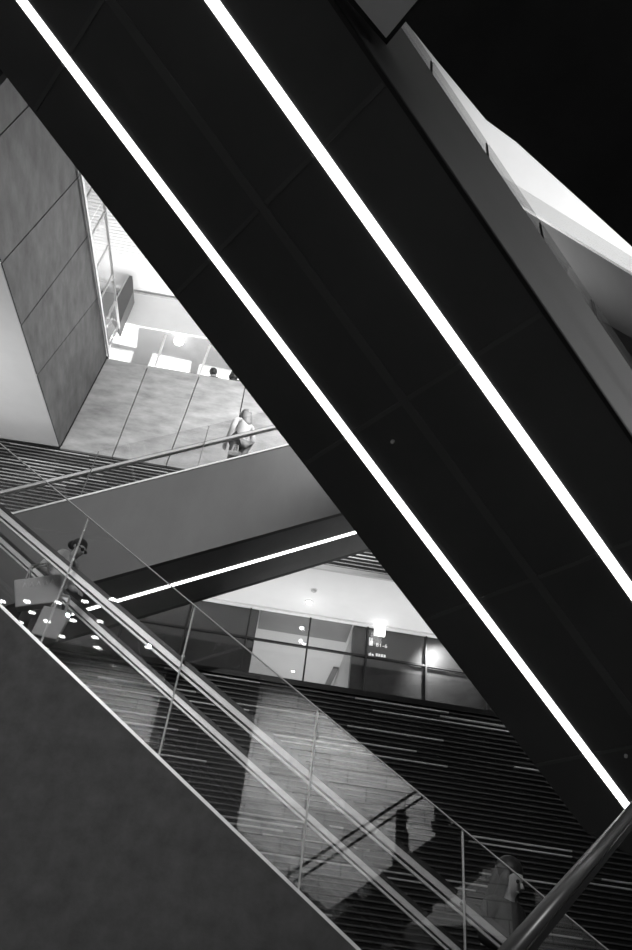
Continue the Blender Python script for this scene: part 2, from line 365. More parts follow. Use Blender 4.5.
b.box(fac(-8, -6, ZC + .02), WF * 12, NF * (db + 6.2), UZ * .1)
yy = onZ(150, 262, ZC).dot(NF) - 12
for k in range(26): b.box(fac(-7.8, yy - .1 - k * .1, ZC), WF * 11.5, NF * .035, UZ * .02, 1)
struct(b.build('ceiling_upper', [M['white'], M['white']]), 'white slatted ceiling of the bright upper hall', 'ceiling')
struct(MB().box(fac(-7.5, 6.5, zf), WF * 11, NF * .1, UZ * (ZG - zf)).build('wall_upper_back', M['lgrey']), 'grey back wall of the upper hall', 'wall')
struct(MB().box(fac(-8.1, -5, zf + 1.0), WF * .1, NF * 11.5, UZ * (ZC - zf - 1)).build('wall_upper_left', M['white']), 'white left wall of the bright upper hall', 'wall')
def fpoly(pxs, d, th, name, m, parent=None, rec=None):
    b = MB(); b.prism([onF(x, y, d) for x, y in pxs], NF * th); return b.build(name, m, parent)
t = empty('ceiling_bulkhead', onF(120, 300, db - .3), 'slanted end panel, greyed for shade, at the left of the white bulkhead', 'panel')
fpoly([(110, 309), (132, 270.5), (133.5, 291), (124.5, 312), (119, 326)], db - .5, .4, 'side_panel', M['ramp'], t)  # grey material stands in for the shade on this unlit return face
fpoly([(109, 310.5), (132, 268.5), (132, 270.5), (110, 311)], db - .52, .42, 'edge_trim', M['lgrey'], t)
for i, (pts, lb) in enumerate((([(121, 321), (138, 325.5), (136, 347), (109, 341)], 'bright ceiling panel beside the white bulkhead corner'), ([(110, 348), (133, 352), (130, 363), (102, 357)], 'bright ceiling panel low at the corner of the parapets'), ([(153, 354), (191, 362), (189, 376), (147, 369)], 'bright ceiling panel just below the glowing round lamp'), ([(200, 365), (245, 374), (243, 388), (196, 379)], 'bright ceiling panel behind the two people at the parapet'))):
    t = empty('ceiling_panel_light', onZ(*pts[0], ZG), lb, 'ceiling light', 'bright ceiling panels of the upper hall')
    q = [onZ(x, y, ZG - .02) for x, y in pts]
    MB().prism(q, UZ * .018).build('diffuser', M['window'], t)
    f = MB()
    for a, e in zip(q, q[1:] + q[:1]): f.bar(a, e, .04, .05)
    f.build('frame', M['white'], t)
c = onZ(179, 341, ZG - .2)
t = empty('globe_lamp', c, 'glowing round lamp hanging in the upper hall under the bulkhead', 'lamp')
MB().ball(c, .13).build('globe', M['lamp'], t, smooth=True); MB().tube(c + UZ * .13, V((c.x, c.y, ZG)), .012, 8).build('cord', M['lgrey'], t)
c = onZ(114, 338, ZG - .3); t = empty('spot_lamp', c, 'glowing spotlight near the corner glass post', 'lamp'); MB().ball(c, .07).build('bulb', M['lamp'], t, smooth=True); MB().tube(c + UZ * .07, c + UZ * .3, .012, 8).build('stem', M['lgrey'], t)
# guards on the parapets
t = empty('glass_guard', fac(-3.5, .1, ZB), 'clear glass guard with slanted posts on the pale parapet', 'railing')
zg = onF(170, 334, .1).z
MB().box(fac(fx(107, 357, 0), .1, ZB + .005), WF * 5.0, NF * .015, UZ * (zg - ZB)).build('glass_panel', M['fglass'], t)
for a, e in (((155, 367), (165.5, 335)), ((199, 376), (210, 345)), ((250, 386), (260, 352))):
    p, q = onF(*a, .13), onF(*e, .13); MB().bar(p, q, .05, .04, NF).build('post', M['white'], t)
MB().bar(fac(fx(107, 357, 0), .11, ZB + .02), fac(2.0, .11, ZB + .02), .03, .04).build('base_rail', M['steel'], t)
t = empty('side_glass_guard', onA(95, 270), 'glass guard along the top of the panelled side parapet', 'railing')
oA = .05
MB().prism([onA(107.5, 357, oA), onA(52, 0, oA), onA(54.5, 0, oA), onA(108.6, 357, oA)], nA * .04).build('cap_rail', M['white'], t)
g0, g1 = onA(*upx(357), -.03), onA(*upx(0), -.03)
for k in range(4):
    a = g0.lerp(g1, k / 4 + .004); e = g0.lerp(g1, (k + 1) / 4 - .004); MB().prism([a, e, e + UZ * 1.1, a + UZ * 1.1], nA * -.012).build('glass_panel', M['fglass'], t)
for k in range(9):
    a = g0.lerp(g1, k / 9 + .01) ; MB().bar(a - nA * .03, a - nA * .03 + UZ * 1.1, .03, .05, V((0, 1, 0))).build('post', M['lgrey'], t)
MB().bar(g0 + UZ * 1.1 - nA * .02, g1 + UZ * 1.1 - nA * .02, .05, .04).build('handrail', M['lgrey'], t)
p, q = onF(106, 326, .9), onF(146, 256, .9)
tag(MB().bar(p, q, .1, .1, NF).build('steel_strut', M['lgrey']), 'slim grey strut crossing the bright upper hall opening', 'beam')

# ------------------------------------------------------------------ upper right: dark ceiling mass, balcony, white hall
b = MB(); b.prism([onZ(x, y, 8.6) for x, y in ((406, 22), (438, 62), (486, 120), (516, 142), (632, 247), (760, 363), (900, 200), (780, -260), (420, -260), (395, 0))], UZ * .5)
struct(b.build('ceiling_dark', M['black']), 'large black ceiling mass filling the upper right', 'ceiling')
H = 10.4
a, e = onZ(545, 222, H), onZ(632, 275, H); d = (e - a).normalized(); nb = V((-d.y, d.x, 0))
b = MB(); b.prism([a - d * 2.0 + nb * .21, a + d * 5 + nb * .21, a + d * 5 + nb * 4, a - d * 2.0 + nb * 4], UZ * -.3)
bal = empty('balcony', a + d, 'grey balcony with glass guard at the right beyond the long overhead flight', 'balcony', kind='structure')
cs = MB(); cs.prism([a - d * 2 - UZ * 1.6, a + d * 5 - UZ * 1.6, a + d * 5, a - d * 2], nb * .2); cs.build('fascia', M['ramp'], bal)
b.build('slab', M['ramp'], bal)
gp = MB()
for k in range(5): MB().prism([a + d * (-2 + k * 1.4 + .006), a + d * (-2 + k * 1.4 + 1.394), a + d * (-2 + k * 1.4 + 1.394) + UZ * .55, a + d * (-2 + k * 1.4 + .006) + UZ * .55], nb * .012).build('glass_panel', M['glass'], bal)
MB().bar(a - d * 2 + UZ * .0, a + d * 5 + UZ * .0, .04, .03).build('edge_rail', M['steel'], bal)
struct(MB().box((0.2, 3.2, 14.6), (11, 0, 0), (0, 9, 0), (0, 0, .1)).build('ceiling_right', M['white']), 'bright white ceiling seen past the overhead flight at right', 'ceiling')

# ------------------------------------------------------------------ long overhead flight
az, el = math.radians(-142), math.radians(26.5)
BD = V((math.cos(az) * math.cos(el), math.sin(az) * math.cos(el), math.sin(el))); CD = V((-math.sin(az), math.cos(az), 0)); BN = BD.cross(CD).normalized()
if BN.z < 0: BN = -BN
HB = 1.7
def bp(b, c, n=0.0): return CAM + BD * b + CD * c + BN * (HB + n)
c0, c1 = -.7787 * HB, -.2875 * HB
def cofp(px, py):
    r = ray(px, py); q = r * (HB / r.dot(BN)); return q.dot(CD), q.dot(BD)
B0, B1 = cofp(594, 832)[1], 1.3 * HB
esc = empty('escalator', bp(0, (c0 + c1) / 2), 'long dark overhead escalator with two bright light strips underneath', 'escalator')
MB().box(bp(B0, c0), BD * (B1 - B0), CD * (c1 - c0), BN * .2).build('underside', M['soffit'], esc)
PE = bp(0, c1)
def onS(px, py): return onN(px, py, PE, CD)
SH = ((onS(402, 25) - PE).dot(BN) + (onS(557, 252) - PE).dot(BN) + (onS(632, 363) - PE).dot(BN)) / 3 * .91
GT = ((onS(494, 140) - PE).dot(BN) + (onS(547, 220) - PE).dot(BN) + (onS(632, 340) - PE).dot(BN)) / 3 - SH
MB().box(bp(B0, c1 - .06, .012), BD * (B1 - B0), CD * .06, BN * (SH - .012)).build('side_panel', M['clad'], esc)
MB().box(bp(B0, c0 + .0, .205), BD * (B1 - B0), CD * .06, BN * (.2 * HB - .205)).build('side_panel', M['clad'], esc)
# steps band
b = MB(); n = int((B1 - B0) / .4)
for k in range(n):
    p = bp(B0 + k * .4, c0 + .12, .21); b.prism([p, p + BD * .4, p + BD * .4 + UZ * .02, p + UZ * .1], CD * (c1 - c0 - .24))
b.build('step_band', M['darkmetal'], esc)
s1 = [-.6732 * HB, -.6580 * HB]; s2 = [-.4270 * HB, -.4105 * HB]
for sa in (s1, s2):
    MB().box(bp(B0 + .02, sa[0], -.002), BD * (B1 - B0 - .04), CD * (sa[1] - sa[0]), BN * .012).build('light_strip', M['strip'], esc)
cm = -.5425 * HB
MB().box(bp(B0, cm - .012, -.004), BD * (B1 - B0), CD * .024, BN * .02).build('centre_batten', M['seam'], esc)
for k in range(9):
    bb_ = B0 + .3 + k * .62
    b = MB()
    for ca, cb in ((c0 + .008, s1[0] - .006), (s1[1] + .006, cm - .014), (cm + .014, s2[0] - .006), (s2[1] + .006, c1 - .012)): b.box(bp(bb_, ca, -.003), BD * .012, CD * (cb - ca), BN * .008)
    b.build('seam', M['seam'], esc)
MB().bar(bp(B0, c1 - .004, .004), bp(B1, c1 - .004, .004), .01, .012, BN).build('edge_trim', M['darkmetal'], esc)
q = cofp(393, 441); MB().tube(bp(q[1], q[0], -.008), bp(q[1], q[0], .0), .005, 12).build('sensor', M['steel'], esc)
q = cofp(626, 755); MB().tube(bp(q[1], q[0], -.008), bp(q[1], q[0], .0), .005, 12).build('sensor', M['steel'], esc)
# guard glass above the side
js = [onS(437, 83), onS(499, 170), onS(557, 252)]
tb = [(j - CAM).dot(BD) for j in js]; gaps = [B1] + tb + [tb[2] - (tb[1] - tb[2]), B0]
gaps = sorted(set(gaps))
GV = UZ * (GT / BN.z)
for a, e in zip(gaps[:-1], gaps[1:]):
    p, q = bp(a + .004, c1 - .02, SH), bp(e - .004, c1 - .02, SH)
    MB().prism([p, q, q + GV, p + GV], CD * -.012).build('glass_panel', M['tglass'], esc)
    if e != gaps[-1]: q = bp(e - .004, c1 - .026, SH); MB().prism([q, q + BD * .008, q + BD * .008 + GV, q + GV], CD * .003).build('glass_joint', M['darkmetal'], esc)
MB().bar(bp(B0, c1 - .03, SH + .004), bp(B1, c1 - .03, SH + .004), .03, .008, BN).build('glass_channel', M['clad'], esc)
# landing at the foot
hd = V((math.cos(math.radians(39)), math.sin(math.radians(39)), 0))
MB().prism([bp(B0, c0), bp(B0, c1), bp(B0, c1) + hd * 1.3, bp(B0, c0) + hd * 1.3], UZ * .55).build('landing', M['soffit'], esc)
# grey canopy corner overhead
t = empty('canopy_panel', onZ(386, 38, 3.35), 'light grey corner of a panel with dark rim at the top edge', 'panel')
MB().prism([onZ(x, y, 3.35) for x, y in ((386, 38), (420, -3), (480, -75), (390, -160), (290, -78))], UZ * .04).build('face', M['canopy'], t)
MB().prism([onZ(x, y, 3.36) for x, y in ((386.5, 45), (426, -3), (495, -80), (390, -175), (276, -80))], UZ * .12).build('rim', M['darkmetal'], t)

# ------------------------------------------------------------------ middle crossing flight
YM = 9.0; XM0, XM1 = -9.3, 2.2
ztop = lambda x: 1.6 + 8.08 + .549 * (x + .50)
zbot = lambda x: 1.6 + 5.436 + .535 * (x + 2.106)
WM = 1.42
t = empty('escalator', V((-3, YM, zbot(-3))), 'grey sided crossing escalator with one light strip beneath, behind the overhead flight', 'escalator')
MB().prism([V((XM0, YM, zbot(XM0))), V((XM1, YM, zbot(XM1))), V((XM1, YM, ztop(XM1))), V((XM0, YM, ztop(XM0)))], V((0, .08, 0))).build('side_panel', M['ramp'], t)
MB().prism([V((XM0, YM + WM - .08, zbot(XM0))), V((XM1, YM + WM - .08, zbot(XM1))), V((XM1, YM + WM - .08, ztop(XM1))), V((XM0, YM + WM - .08, ztop(XM0)))], V((0, .08, 0))).build('side_panel', M['ramp'], t)
MB().prism([V((XM0, YM + .082, zbot(XM0) + .001)), V((XM1, YM + .082, zbot(XM1) + .001)), V((XM1, YM + WM - .082, zbot(XM1) + .001)), V((XM0, YM + WM - .082, zbot(XM0) + .001))], UZ * .3).build('underside', M['rampdark'], t)
ys = YM * 1.077
MB().prism([V((XM0, ys - .04, zbot(XM0) - .006)), V((XM1, ys - .04, zbot(XM1) - .006)), V((XM1, ys + .035, zbot(XM1) - .006)), V((XM0, ys + .035, zbot(XM0) - .006))], UZ * .02).build('light_strip', M['strip'], t)
MB().bar(V((XM0, YM + .03, ztop(XM0) + .015)), V((XM1, YM + .03, ztop(XM1) + .015)), .08, .03).build('top_trim', M['guard'], t)
def steps(x0, x1, zf_, y0, y1, tread, m, parent, sgn=1):
    b = MB(); x = x0; rise = abs(zf_(1) - zf_(0)) * tread
    while x < x1:
        zt_ = max(zf_(x), zf_(x + tread)); b.box(V((x, y0, zt_ - rise - .02)), V((tread, 0, 0)), V((0, y1 - y0, 0)), UZ * (rise + .02)); x += tread
    return b.build('step_band', m, parent)
steps(XM0, XM1, lambda x: ztop(x) + .02, YM + .2, YM + WM - .2, .4, M['darkmetal'], t)
jx = [-9.3, -7.9, -6.5, onY(84, 465, YM).x, onY(200, 440, YM).x, 0.2, 2.2]
jx = [-9.3, -7.3, -5.2, -3.55, -1.92, -.3, 1.3, 2.2]
for a, e in zip(jx[:-1], jx[1:]):
    g = MB(); g.prism([V((a + .006, YM + .03, ztop(a) + .03)), V((e - .006, YM + .03, ztop(e) + .03)), V((e - .006, YM + .03, ztop(e) + 1.0)), V((a + .006, YM + .03, ztop(a) + 1.0))], V((0, .012, 0))); g.build('glass_panel', M['fglass'], t)
    MB().bar(V((a, YM + .05, ztop(a) + .03)), V((a, YM + .05, ztop(a) + 1.0)), .012, .012, V((0, 1, 0))).build('joint_post', M['clad'], t)
hz = 1.6 + .754 * 9 - ztop(-.441 * 9)
for yy in (YM + .1, YM + WM - .1):
    hr = MB().bar(V((XM0, yy, ztop(XM0) + hz)), V((XM1, yy, ztop(XM1) + hz)), .07, .05).build('handrail', M['guard'], t)
    MB().bar(V((XM0, yy, ztop(XM0) + hz + .035)), V((XM1, yy, ztop(XM1) + hz + .035)), .06, .016).build('rubber_grip', M['rubber'], hr)
    MB().prism([V((XM0, yy - .005, ztop(XM0) + .03)), V((XM1, yy - .005, ztop(XM1) + .03)), V((XM1, yy - .005, ztop(XM1) + hz - .03)), V((XM0, yy - .005, ztop(XM0) + hz - .03))], V((0, .01, 0))).build('balustrade_glass', M['fglass'], t)

# ------------------------------------------------------------------ near escalator with tall glass
YN = 5.5; XN0, XN1 = -6.2, 4.1
ztr = lambda x: 1.6 + .95 - .652 * (x - .28)
t = near = empty('escalator', V((0, YN, 0)), 'near escalator descending to the right behind a tall glass screen', 'escalator')
MB().prism([V((XN0, YN, 0.002)), V((XN1, YN, 0.002)), V((XN1, YN, max(ztr(XN1) - .02, .05))), V((XN0, YN, ztr(XN0) - .02))], V((0, .1, 0))).build('side_wall', M['plaster'], t)
MB().bar(V((XN0, YN + .03, ztr(XN0))), V((XN1, YN + .03, ztr(XN1))), .05, .022).build('bottom_trim', M['steel'], t)
GH = 1.285
jn = [(-6.1), -4.35, onY(88, 515, YN).x - .0, onY(195, 603, YN).x, onY(319, 702, YN).x, onY(464, 823, YN).x, 2.75, 4.0]
jn[1] = jn[2] - (jn[3] - jn[2])
for a, e in zip(jn[:-1], jn[1:]):
    MB().prism([V((a + .005, YN + .03, ztr(a) + .02)), V((e - .005, YN + .03, ztr(e) + .02)), V((e - .005, YN + .03, ztr(e) + GH)), V((a + .005, YN + .03, ztr(a) + GH))], V((0, .012, 0))).build('glass_panel', M['glass'], t)
for a, e in zip(jn[:-1], jn[1:]):
    MB().bar(V((a, YN + .036, ztr(a) + GH)), V((e, YN + .036, ztr(e) + GH)), .014, .008).build('glass_edge', M['lgrey'], t)
for a in jn[1:-1]:
    MB().tube(V((a, YN + .055, ztr(a) + .02)), V((a, YN + .055, ztr(a) + GH)), .008, 8).build('joint_post', M['steel'], t)
    MB().tube(V((a, YN + .055, ztr(a) + .83)), V((a, YN + .15, ztr(a) + .83)), .014, 8).build('rail_bracket', M['steel'], t)
def rail(yy, zf_, x0, x1, inner):
    h = MB().bar(V((x0, yy, zf_(x0))), V((x1, yy, zf_(x1))), .075, .05).build('handrail', M['steel'], t)
    MB().bar(V((x0, yy, zf_(x0) + .045)), V((x1, yy, zf_(x1) + .045)), .085, .035).build('rubber_grip', M['rubber'], h)
    MB().bar(V((x0, yy, zf_(x0) - .042)), V((x1, yy, zf_(x1) - .042)), .05, .016).build('shadow_gap', M['darkmetal'], h)
    MB().bar(V((x0, yy - .025, zf_(x0) - .06)), V((x1, yy - .025, zf_(x1) - .06)), .02, .018).build('lower_lip', M['steel'], h)
znr = lambda x: 1.6 + 1.75 - .628 * (x - .283)
zfr = lambda x: 1.6 + 2.91 - .645 * (x + 1.449)
rail(YN + .17, znr, XN0, 3.6, 1); rail(6.75, zfr, XN0, 3.6, -1)
zst = lambda x: ztr(x) - .2
MB().prism([V((XN0, 6.745, zst(XN0))), V((3.6, 6.745, zst(3.6))), V((3.6, 6.745, zfr(3.6) - .07)), V((XN0, 6.745, zfr(XN0) - .07))], V((0, .01, 0))).build('balustrade_glass', M['fglass'], t)
steps(XN0, 3.6, zst, YN + .3, 6.65, .4, M['darkmetal'], t)
MB().prism([V((XN0, YN + .12, zst(XN0) - .25)), V((3.2, YN + .12, zst(3.2) - .25)), V((3.2, YN + .12, zst(3.2) - .3)), V((XN0, YN + .12, zst(XN0) - 1.1))], V((0, 1.2, 0))).build('truss', M['darkmetal'], t)
# camera side rail, lower right
rd = V((math.cos(math.radians(49.5)) * math.cos(math.radians(28)), math.sin(math.radians(49.5)) * math.cos(math.radians(28)), math.sin(math.radians(28))))
rp = CAM + ray(571, 881).normalized() * 1.6
t = empty('stair_railing', V((rp.x, rp.y, 0)), 'dark round handrail slanting across the lower right corner', 'railing')
MB().tube(rp - rd * .75, rp + rd * .85, .0135, 20).build('handrail', M['railgrey'], t, smooth=True)
MB().bar(rp - rd * .75 - UZ * .026, rp + rd * .85 - UZ * .026, .008, .012).build('under_bar', M['darkmetal'], t)
for k in (-.7, .8):
    p = rp + rd * k; MB().tube(V((p.x, p.y, 0)), p - UZ * .02, .011, 10).build('post', M['darkmetal'], t)

# ------------------------------------------------------------------ rear hall, seen mirrored in the glass
RC = 1.6 + 7.75
sbox('ceiling_rear', -10, 9, -7.2, -1.2, RC, RC + .1, M['rearc'], 'grey ceiling behind the viewer mirrored in the near glass', 'ceiling')
xa = onY(262, 672, 18).x
def seg(name, x0, x1, m, label): return sbox(name, x0, x1, -7.2, -7.0, 0, RC - .01, M[m], label, 'wall')
seg('wall_front_right', xa, 9, 'planks', 'lit planked wall mirrored in the middle of the near glass')
xb = onY(165, 690, 18).x
seg('wall_front_left', -10, xb, 'planks', 'lit planked wall mirrored below the person with shopping bags')
sbox('wall_front_middle', xb + .01, xa - .01, -7.2, -6.5, 0, RC - .01, M['slatback'], 'dark wall bay between the mirrored planked walls', 'wall')
dots = [(2, 601), (27, 601), (58, 602), (85, 601), (113, 599), (20, 622), (47, 621), (73, 620), (100, 621), (62, 636), (95, 637), (97, 647), (148, 647), (32, 612)]
for i, (x, y) in enumerate(dots):
    p = onZ(x, y, RC - .01); c = V((p.x, 2 * (YN + .03) - p.y, RC - .005))
    if c.y > -1.3: c.y = -1.35
    downlight(c, .10, 'round downlight in the rear ceiling mirrored as a bright dot in near glass', 'mirrored ceiling downlights', 'dot')
bR = MB(); b = MB()
def mir(px, py, yv): p = onY(px, py, yv); return V((p.x, 2 * YN - p.y, p.z))
pa, pb = mir(323, 913, 12.4), mir(433, 837, 12.4); dr = (pb - pa); dr.y = 0; dr.normalize()
if dr.z < .3: dr = V((.84, 0, .54))
t = empty('escalator', V((pa.x, pa.y, 0)), 'dim escalator behind the viewer mirrored as dark bands in glass', 'escalator')
PA = pa - dr * 3.4
MB().prism([PA, PA + dr * 8, PA + dr * 8 - UZ * .95, PA - UZ * .95], V((0, -.1, 0))).build('side_panel', M['soffit'], t)
MB().prism([PA + V((0, -1.1, .02)), PA + dr * 8 + V((0, -1.1, .02)), PA + dr * 8 + V((0, -1.1, -.95)), PA + V((0, -1.1, -.95))], V((0, -.1, 0))).build('side_panel', M['soffit'], t)
for yy in (-.05, -1.15): MB().bar(PA + V((0, yy, .9)), PA + dr * 8 + V((0, yy, .9)), .05, .04).build('handrail', M['rubber'], t)
ztm = lambda x: PA.z - .72 + (x - PA.x) * dr.z / dr.x
steps(PA.x, PA.x + 8 * dr.x, ztm, PA.y - 1.08, PA.y - .12, .4, M['darkmetal'], t)
for k in (.5, 4, 7.5):
    p = PA + dr * k; MB().bar(V((p.x, p.y - .55, 0)), V((p.x, p.y - .55, max(p.z - .96, .1))), .3, .3, V((0, 1, 0))).build('pier', M['soffit'], t)
REAR_Z = ztm; REAR_Y = PA.y - .6

# ------------------------------------------------------------------ people
def bake(o):
    bpy.context.view_layer.update()
    me = bpy.data.meshes.new_from_object(o.evaluated_get(bpy.context.evaluated_depsgraph_get()))
    old = o.data; o.modifiers.clear(); o.data = me; bpy.data.meshes.remove(old)
    for p in me.polygons: p.use_smooth = True
def skin(name, pts, edges, root, m, parent, sub=2):
    keys = list(pts); ix = {k: i for i, k in enumerate(keys)}
    o0 = V((0, 0, 0)); p = parent
    while p: o0 = o0 + p.location; p = p.parent
    me = bpy.data.meshes.new(name); me.from_pydata([pts[k][0] - o0 for k in keys], [(ix[a], ix[c]) for a, c in edges], [])
    o = bpy.data.objects.new(name, me); COL.objects.link(o); o.parent = parent
    o.modifiers.new('skin', 'SKIN'); s = o.modifiers.new('sub', 'SUBSURF'); s.levels = sub; s.render_levels = sub
    for k in keys:
        d = me.skin_vertices[0].data[ix[k]]; r = pts[k][1]; d.radius = (r, r) if not isinstance(r, tuple) else r; d.use_root = (k == root)
    me.materials.append(m); bake(o); o.data.materials.clear(); o.data.materials.append(m)
    return o
def person(base, h, face, label, top, bottom, hairm, lean=0.0, headtilt=0.0, arms=None, skirt=None, hair='short', group=None, glasses=False, stepdz=0.0):
    """base: point on the step between the feet; face: heading angle; local frame forward / left / up"""
    k = h / 1.65; f = V((math.cos(face), math.sin(face), 0)); l = V((-f.y, f.x, 0))
    def W(x, y, z):
        return V(base) + (f * x + l * y + UZ * z) * k
    def U(x, y, z):       # upper body leans forward about the hips
        zz = z - .9; return W(x * math.cos(lean) + zz * math.sin(lean), y, .9 + zz * math.cos(lean) - x * math.sin(lean))
    t = empty('person', V(base), label, 'person', group)
    P = {}; E = []
    def add(n, p, r, fr=None):
        P[n] = (p, r * k)
        if fr: E.append((fr, n))
    add('pelvis', W(0, 0, .9), .125); add('waist', U(.01, 0, 1.04), .11, 'pelvis'); add('chest', U(.01, 0, 1.22), .125, 'waist'); add('upper', U(0, 0, 1.33), .085, 'chest')
    add('neck', U(.01, 0, 1.41), .05, 'upper')
    hb = lean + headtilt; nk = U(.01, 0, 1.41)
    def Hd(x, y, z): return nk + (f * (x * math.cos(hb) + z * math.sin(hb)) + l * y + UZ * (z * math.cos(hb) - x * math.sin(hb))) * k
    add('jaw', Hd(.035, 0, .07), .062, 'neck'); add('face', Hd(.02, 0, .13), .085, 'jaw'); add('crown', Hd(.0, 0, .195), .07, 'face')
    arms = arms or {}
    for s, n in ((1, 'l'), (-1, 'r')):
        add('sh' + n, U(0, s * .165, 1.335), .05, 'upper')
        eb, wr = arms.get(n, ((-.02, s * .22, 1.08), (.12, s * .2, .88)))
        ebp, wrp = U(*eb), U(*wr)
        add('el' + n, ebp, .038, 'sh' + n); add('wr' + n, wrp, .027, 'el' + n)
        dv = (wrp - ebp).normalized(); sd = dv.cross(f if abs(dv.dot(f)) < .8 else UZ).normalized(); dn = dv.cross(sd).normalized()
        pm = wrp + dv * .06 * k; add('pa' + n, pm, .026, 'wr' + n)
        for j, (o_, ln) in enumerate(((-.03, .06), (-.01, .072), (.01, .075), (.03, .062))):
            m1 = pm + (dv * .035 + sd * o_ ) * k; m2 = m1 + (dv * ln * .55 + dn * .01) * k; m3 = m2 + (dv * ln * .4 + dn * .025) * k
            add(f'f{n}{j}a', m1, .010, 'pa' + n); add(f'f{n}{j}b', m2, .009, f'f{n}{j}a'); add(f'f{n}{j}c', m3, .008, f'f{n}{j}b')
        q = wrp + (dv * .03 - sd * .035) * k; add(f't{n}a', q, .011, 'wr' + n); add(f't{n}b', q + (dv * .045 - sd * .015 + dn * .015) * k, .009, f't{n}a')
        fz = stepdz if s < 0 else 0
        add('hi' + n, W(0, s * .09, .84), .085, 'pelvis'); add('kn' + n, W(.03, s * .09, .47 + fz * .4), .055, 'hi' + n); add('an' + n, W(0, s * .09, .085 + fz), .036, 'kn' + n); add('to' + n, W(.13, s * .1, .04 + fz), .034, 'an' + n)
    body = skin('body', P, E, 'pelvis', M['skin'], t)
    # nose, ears, eyes, mouth
    ax = Matrix((f, l, UZ)).transposed()
    b = MB(); b.tube(Hd(.10, 0, .135), Hd(.125, 0, .105), .010 * k, 8, .016 * k); b.build('nose', M['skin'], body, smooth=True)
    for s in (1, -1):
        MB().ball(Hd(.0, s * (.06 if hair == 'long' else .083), .12), .028 * k, 10, (.7, .35, 1), ax).build('ear', M['skin'], body, smooth=True)
        MB().ball(Hd(.092, s * .032, .14), .013 * k, 10).build('eye', M['dark'], body, smooth=True)
    MB().ball(Hd(.092, 0, .07), .02 * k, 10, (.4, 1, .3), ax).build('mouth', M['bag'], body, smooth=True)
    # hair
    rot = Matrix.Rotation(hb, 3, l)
    hx = rot @ ax
    b = MB(); b.ball(Hd(-.035, 0, .172), .104 * k, 18, (1, .95, .96), hx)
    if hair == 'long':
        b.lathe(Hd(-.075, 0, .15), [(.04 * k, -.36 * k), (.095 * k, -.24 * k), (.1 * k, -.05 * k), (.08 * k, .03 * k)], 16, .55, 1, 0, hx)
    if hair == 'long':
        for s in (1, -1): b.lathe(Hd(.01, s * .075, .05), [(.02 * k, -.24 * k), (.042 * k, -.12 * k), (.04 * k, .06 * k), (.02 * k, .14 * k)], 12, 1, .7, 0, hx)
    if hair == 'bun':
        b.ball(Hd(-.15, 0, .13), .062 * k, 12)
    if hair == 'bob':
        b.lathe(Hd(-.05, 0, .12), [(.085 * k, -.12 * k), (.115 * k, -.05 * k), (.1 * k, .05 * k)], 16, .8, 1, 0, hx)
    b.build('hair', hairm, t, smooth=True)
    if glasses:
        g = MB()
        for s in (1, -1):
            g.ball(Hd(.105, s * .034, .138), .03 * k, 14, (.25, 1, .75), hx); g.bar(Hd(.1, s * .062, .142), Hd(.0, s * .088, .15), .008 * k, .01 * k)
        g.bar(Hd(.112, -.03, .142), Hd(.112, .03, .142), .006 * k, .006 * k); g.build('sunglasses', M['dark'], t)
    # garments
    G = {}; GE = []
    def ga(n, r, fr=None, p=None):
        G[n] = (p or P[n][0], r * k)
        if fr: GE.append((fr, n))
    ga('pelvis', .145); ga('waist', .128, 'pelvis'); ga('chest', .142, 'waist'); ga('upper', .098, 'chest')
    for n in 'lr':
        ga('sh' + n, .062, 'upper'); ga('el' + n, .05, 'sh' + n)
        ga('cu' + n, .04, 'el' + n, P['el' + n][0].lerp(P['wr' + n][0], .85))
    skin('top', G, GE, 'pelvis', top, t)
    if skirt:
        b = MB(); c = W(0, 0, 0); b.lathe(c, [(.25 * k, skirt * k), (.235 * k, (skirt + .2) * k), (.19 * k, .8 * k), (.15 * k, .95 * k), (.12 * k, 1.02 * k)], 22, 1, .85, 0, ax); b.build('skirt', bottom, t, smooth=True)
    else:
        G = {}; GE = []
        ga('pelvis', .14)
        for n in 'lr':
            ga('hi' + n, .1, 'pelvis'); ga('kn' + n, .073, 'hi' + n); ga('an' + n, .055, 'kn' + n)
        skin('trousers', G, GE, 'pelvis', bottom, t)
    for s, n in ((1, 'l'), (-1, 'r')):
        a, c = P['an' + n][0], P['to' + n][0]; zb = base[2] + (stepdz * k if s < 0 else 0)
        b = MB(); b.lathe(V((0, 0, 0)), [(.05, 0), (.052, .02), (.045, .06), (.03, .085)], 14, 1, 1)
        q = a.lerp(c, .45)
        b.v = [V((q.x, q.y, zb + .002)) + (f * v.x * 2.5 + l * v.y * .9 + UZ * v.z) * k for v in b.v]; b.build('shoe', M['shoe'], t, smooth=True)
    return t, P, W, U, k
def step_z(zf_, x0, x, tread=.4):
    i = math.floor((x - x0) / tread); a = x0 + i * tread; return max(zf_(a), zf_(a + tread))
# woman with shopping bags on the near escalator
hx = onY(88, 533, 6.15)
wx = hx.x - .17
zb_ = step_z(zst, XN0, wx)
ht = (hx.z - zb_) * .94
t, P, W, U, k = person((wx, 6.22, zb_), ht, math.radians(-24), 'person in pale dress and sunglasses leaning forward on the near escalator with shopping bags', M['shirt'], M['shirt'], M['hair'], lean=.24, headtilt=.3,
    arms={'r': ((-.12, -.24, 1.1), (.1, -.24, 1.0)), 'l': ((.05, .22, 1.08), (.25, .16, 1.02))}, skirt=.42, hair='bun', glasses=True)
